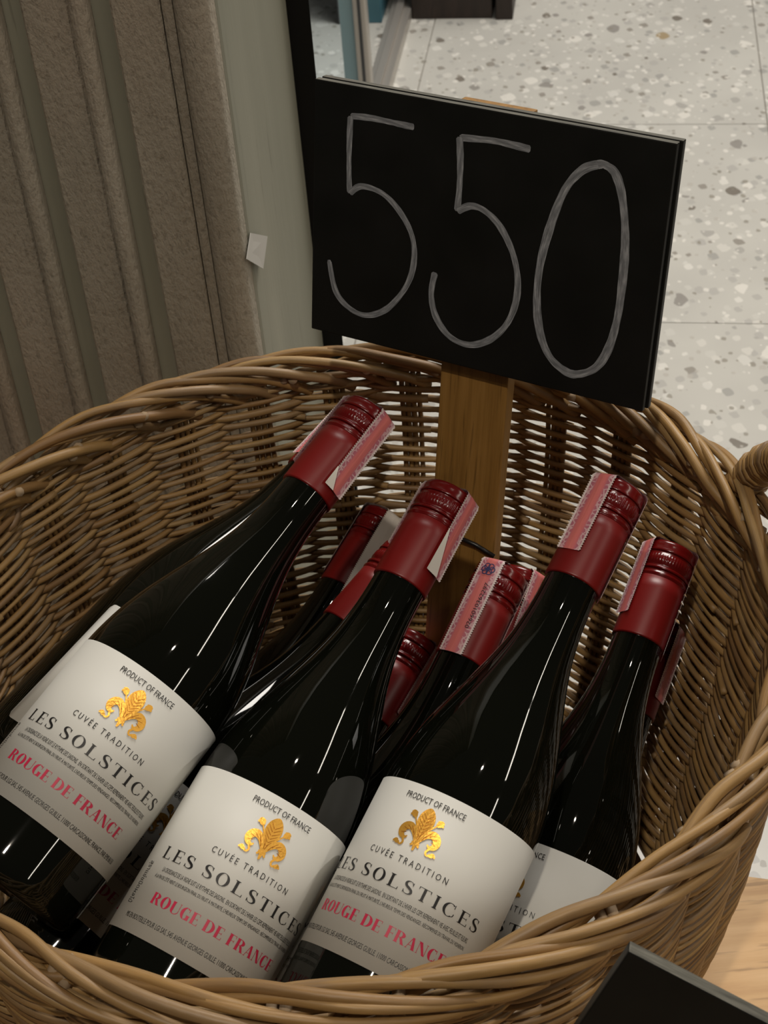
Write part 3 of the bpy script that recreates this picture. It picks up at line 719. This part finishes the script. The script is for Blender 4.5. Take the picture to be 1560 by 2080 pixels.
def build_bottles():
    t, s = bottle([-0.0414, 0.6685, -0.5406], [0.6316, 0.7106, 0.31], 32.5, 'red wine bottle showing its whole label on the heap next to the timber pillar', ((74, .006, -88, .012), dict(flare=.9, droop=.001)))
    obj('curled_corner', curl_mesh(74, .0055, -1, .0060, .012), M['stamp_back'], s)
    t, s = bottle([0.0048, 0.625, -0.5742], [0.5397, 0.7587, 0.3648], 34, 'red wine bottle whose cap stamp is folded back to show a large white corner', ((78, .011, 258, .02), dict(flare=.9, droop=.001)))
    obj('curled_corner', curl_mesh(78, .0105, -1, .0088, .026), M['stamp_back'], s)
    bottle([0.0955, 0.6081, -0.5692], [0.5236, 0.752, 0.4003], 2.5, 'red wine bottle with a wide pink stamp without number down its red cap', ((-19, .013, 112, -.002), dict(flare=.95)))
    bottle([0.1402, 0.6458, -0.6542], [0.4578, 0.78, 0.4266], -17, 'red wine bottle with most of its label hidden behind the basket rim', ((-52, .012, 103, -.004), dict(flare=.95)))
    bottle([-0.0469, 0.7872, -0.6231], [0.6651, 0.7098, 0.2321], 190, 'red wine bottle tucked under another, only the edge of its white label showing', ((-28, .006, 150, .02), dict(flare=.8)), back=33)
    t, s = bottle([-0.0337, 0.7897, -0.7241], [0.5578, 0.7446, 0.3666], 60, 'red wine bottle deep in the heap with a peeled white stamp on its cap', ((52, -.022, -66, .004), dict(flare=.9, droop=.006)), stamp_mat='stamp_back')
    bottle([-0.0301, 0.6796, -0.6553], [0.679, 0.6822, 0.2712], 33, 'red wine bottle buried beneath two others, a shaded sliver of its label showing', None)
    bottle([-0.0205, 0.676, -0.7315], [0.564, 0.7559, 0.3323], 40, 'red wine bottle buried deep, only its red cap tip showing beside the stick', ((98, .010, 276, .02), dict(flare=.8)))
    t, s = bottle([0.0362, 0.6345, -0.6465], [0.4953, 0.78, 0.3825], 20, 'red wine bottle with a numbered pink stamp and dark blue rosette on its cap', ((-10, -.001, 140, .015), dict(flare=.35)))
    # serial number and rosette printed on that stamp
    v, tr = text_mesh2d('0266010362297', .0300, .0024, 0)
    R = .0167; a0 = math.radians(-10)
    obj('serial_number', mesh('serial_number', [(R * math.cos(a0 + (.0034 - y + .0012) / R), R * math.sin(a0 + (.0034 - y + .0012) / R), .0300 + x - SB) for (x, y) in v], [f for f in tr]), M['ink2'], s)
    V, Fc = [], []
    for q in range(6):
        b = len(V); cx, cy = .0026 * math.cos(q * PI / 3), .0021 * math.sin(q * PI / 3)
        for k in range(14):
            an = TWO * k / 14
            for rr in (.0020, .0014): V.append((cx + rr * math.cos(an), cy + rr * math.sin(an)))
        for k in range(14):
            k2 = (k + 1) % 14; Fc.append((b + 2 * k, b + 2 * k2, b + 2 * k2 + 1, b + 2 * k + 1))
    b = len(V); V += [(.0015 * math.cos(TWO * k / 12), .0015 * math.sin(TWO * k / 12)) for k in range(12)]; Fc.append(tuple(range(b, b + 12)))
    obj('rosette', mesh('rosette', [(R * math.cos(a0 + x / R), R * math.sin(a0 + x / R), .0535 + y - SB) for (x, y) in V], Fc), M['rosette'], s)
    bottle([0.0575, 0.6765, -0.6935], [0.4208, 0.7496, 0.511], 50, 'red wine bottle mostly hidden behind the cap that carries the numbered stamp', ((60, .02, 120, .03), dict(flare=.6)))
    bottle([0.142, 0.6669, -0.7372], [0.4498, 0.783, 0.4298], 70, 'red wine bottle low against the basket wall with a torn pink stamp along its cap', ((76, .012, 256, .02), dict(flare=.9)))
build_bottles()

# ------------------------------------------------------------------ chalkboard price signs
def ribbon3(pts, wid, lift, closed=False):
    C = catmull([(x, y, 0) for x, y in pts], 8, closed); n = len(C); V, Fc, UV = [], [], []; L = 0
    for i, p in enumerate(C):
        t = (C[min(i + 1, n - 1)] - C[max(i - 1, 0)]); t.normalize(); nr = Vector((-t.y, t.x, 0))
        if i: L += (p - C[i - 1]).length
        ww = wid * (.5 + .05 * math.sin(i * .31) + .015 * math.sin(i * 1.3))
        if not closed and (i == 0 or i == n - 1): ww *= .55
        for q, c in enumerate((-1, -.33, .33, 1)): V.append(p + nr * (ww * c) + UZ * lift); UV.append((q / 3, L * 60))
    for i in range(n - 1):
        for q in range(3): Fc.append((i * 4 + q, i * 4 + q + 1, (i + 1) * 4 + q + 1, (i + 1) * 4 + q))
    return V, Fc, UV
SIGN_C = Vector((.0641088, .75547, CAMZ - .44587)); SIGN_R = Vector((.8540734, -.5201, -.00738)); SIGN_U = Vector((.111446, .169114, .979275))
def build_price_sign():
    r = SIGN_R.normalized(); n = r.cross(SIGN_U).normalized(); u = n.cross(r)
    rot = Matrix((r, u, n)).transposed()
    STK = -.318
    base = SIGN_C + u * STK
    t = thing('price_sign', base, 'black chalkboard price sign reading 550 on a wooden stick in the basket', 'sign', None, rot)
    def L(p):                      # photo pixel -> point on the board face, in the sign's own axes
        q = px_plane(p, n, SIGN_C) - base; return (q.dot(r), q.dot(u))
    oy = -STK
    bd = obj('front_board', box_mesh('front_board', -.105, .105, oy - .0747, oy + .0747, -.0045, 0, .0008), M['board'], t)
    bd.data.materials.append(M['board_edge'])
    for p in bd.data.polygons:
        if p.normal.y > .5: p.material_index = 1
    b2 = obj('back_board', box_mesh('back_board', -.1035, .1065, oy - .0745, oy + .0752, -.0095, -.0050, .0008), M['board'], t)
    b2.data.materials.append(M['board_edge'])
    for p in b2.data.polygons:
        if p.normal.y > .5: p.material_index = 1
    sx0, sx1 = -.0225, .0205
    obj('stick', box_mesh('stick', sx0, sx1, 0, oy + .0735, -.0205, -.0100, .0009), M['oak'], t)
    # chalk marker digits, traced on the board face
    zp = lambda Z: [L((620 + x * .5128, 130 + y * .5128)) for x, y in Z]
    five_a = [[(432, 250), (385, 240), (330, 228), (250, 212), (180, 206)], [(180, 206), (176, 300), (174, 410), (177, 512)],
              [(177, 512), (222, 484), (300, 508), (365, 570), (415, 655), (433, 740), (422, 830), (385, 905), (320, 972), (245, 995), (178, 968), (122, 900), (95, 775)]]
    five_b = [[(893, 338), (830, 322), (740, 303), (612, 291)], [(612, 288), (615, 380), (612, 480), (603, 583)],
              [(603, 583), (655, 562), (710, 580), (770, 640), (820, 740), (842, 850), (833, 950), (795, 1035), (730, 1092), (650, 1112), (572, 1078), (518, 1000), (500, 910), (515, 825)]]
    zero = [(1160, 398), (1095, 422), (1028, 500), (972, 640), (932, 790), (918, 930), (930, 1060), (968, 1158), (1030, 1216), (1082, 1228), (1150, 1203), (1200, 1130), (1236, 1010), (1258, 850), (1268, 690), (1258, 540), (1232, 440), (1195, 403)]
    for digs, wd in ((five_a, .0034), (five_b, .0038), ([zero], .0046)):
        V, Fc, UV = [], [], []
        for q, st in enumerate(digs):
            v, f, uv = ribbon3(zp(st), wd, .00018 + .00004 * q, closed=(st is zero)); b = len(V)
            V += v; UV += uv; Fc += [tuple(i + b for i in t_) for t_ in f]
        obj('chalk_digit', mesh('chalk_digit', V, Fc, False, UV), M['chalk'], t)
    # thin black plastic tie at the stick
    a = L((918, 1098)); b = L((992, 1143))
    obj('cable_tie', tube('cable_tie', [(a[0], a[1], -.006), ((a[0] + b[0]) / 2, (a[1] + b[1]) / 2 + .001, -.0075), (b[0], b[1], -.0085)], .0014, 8), M['plastic'], t)
build_price_sign()
def build_front_sign():
    d = .585
    tl = CAM_P + px_ray((1277, 1932)) / F_PX * d
    rv = (CAM_R * .885 + CAM_D * .455 + CAM_F * -.02).normalized()
    dn = (CAM_R * -.50 + CAM_D * .84 + CAM_F * -.02)
    n = dn.cross(rv).normalized() * 1.0
    if n.dot(CAM_F) > 0: n = -n
    u = n.cross(rv).normalized()
    if u.dot(dn) > 0: u = -u
    # lean the board back a little so that its upper edge shows
    rot0 = Matrix.Rotation(math.radians(26), 3, rv)
    if (rot0 @ u).dot(CAM_F) > u.dot(CAM_F): rot0 = rot0.transposed()
    n = rot0 @ n; u = rot0 @ u
    if n.dot(CAM_F) > 0: n = -n
    ctr = tl + rv * .105 - u * .0745
    # stick runs down to the platform
    Ls = (ctr.z - PLY_Z - .002) / u.z
    base = ctr - u * Ls
    rot = Matrix((rv, u, rv.cross(u))).transposed()
    t = thing('chalkboard_sign', base, 'blank black chalkboard sign standing in front of the wicker basket', 'sign', None, rot)
    b = obj('front_board', box_mesh('front_board', -.105, .105, Ls - .0745, Ls + .0745, -.0068, 0, .0008), M['board'], t)
    b.data.materials.append(M['board_edge'])
    for p in b.data.polygons:
        if p.normal.y > .5: p.material_index = 1
    obj('stick', box_mesh('stick', -.019, .019, .018, Ls + .06, -.0165, -.0072, .0008), M['oak'], t)
    bx = box_mesh('foot_block', -.05, .05, -.02, .02, 0, .02, .001)
    ft = obj('foot_block', bx, M['oak'], t)
    ft.matrix_basis = rot.transposed().to_4x4() @ Matrix.Translation((0, 0, -.002))
build_front_sign()

# ------------------------------------------------------------------ things on the floor beyond
def build_background():
    a = px_floor((837, 41)); b = px_floor((1037, 43))
    o = a; wd = (b - a).dot(V3)
    t = thing('dark_cabinet', o, 'dark brown wooden cabinet standing on the terrazzo floor', 'cabinet')
    obj('body', box_mesh('body', 0, wd - .036, .004, .45, .0, .82, .002, (0, 0, 0), V3, V1), M['dark_wood'], t)
    obj('side_panel', box_mesh('side_panel', wd - .028, wd + .004, -.004, .455, 0, .84, .002, (0, 0, 0), V3, V1), M['dark_wood'], t)
    obj('top', box_mesh('top', -.01, wd + .014, -.012, .465, .841, .866, .002, (0, 0, 0), V3, V1), M['dark_wood'], t)
    a = px_floor((688, 48)); wd = (px_floor((777, 43)) - a).dot(V3)
    t = thing('teal_cabinet', a, 'teal laminate cabinet with a slate side seen through the glass', 'cabinet')
    obj('body', box_mesh('body', .026, wd, 0, .45, 0, .80, .002, (0, 0, 0), V3, V1), M['teal'], t)
    obj('side_panel', box_mesh('side_panel', 0, .025, -.004, .455, 0, .82, .002, (0, 0, 0), V3, V1), M['slate'], t)
    # glass partition: aluminium rail along the floor, post at its near end, panes
    p0 = px_floor((757, 165)); base = p0 - V1 * .16
    t = thing('glass_partition', base, 'aluminium framed glass partition with a rail along the floor', 'partition')
    obj('bottom_rail', box_mesh('bottom_rail', 0, .040, .03, 2.2, 0, .022, .002, (0, 0, 0), V3, V1), M['alu'], t)
    obj('rail_lip', box_mesh('rail_lip', .012, .026, .03, 2.2, .0225, .030, .001, (0, 0, 0), V3, V1), M['alu'], t)
    obj('post', box_mesh('post', .002, .024, -.002, .026, 0, 2.1, .003, (0, 0, 0), V3, V1), M['alu'], t)
    obj('post_groove', box_mesh('post_groove', .0105, .0155, -.0045, -.0022, 0, 2.1, .0005, (0, 0, 0), V3, V1), M['slate'], t)
    obj('glass_pane', box_mesh('glass_pane', -.80, -.022, .006, .012, .004, 2.05, 0, (0, 0, 0), V3, V1), M['pane'], t)
    obj('glass_edge', box_mesh('glass_edge', -.0215, .0015, .005, .013, .004, 2.05, 0, (0, 0, 0), V3, V1), M['pane_edge'], t)
    # scrap of paper caught on the pillar's side board
    sx = CORNER + V3 * .0014
    pts = [px_plane(p, V3, sx) for p in ((507, 473), (529, 480), (523, 546), (499, 526))]
    offs = (.0004, .005, .004, .0004)
    c = sum(pts, Vector()) / 4
    V = [p - c + V3 * o_ for p, o_ in zip(pts, offs)]; V += [v + V3 * .0004 for v in V]
    o = obj('paper_scrap', mesh('paper_scrap', V, [(3, 2, 1, 0), (4, 5, 6, 7), (0, 1, 5, 4), (1, 2, 6, 5), (2, 3, 7, 6), (3, 0, 4, 7)]), M['white_paper'])
    o.location = c; o['label'] = 'small torn scrap of white paper stuck to the pillar side'; o['category'] = 'paper'
build_background()
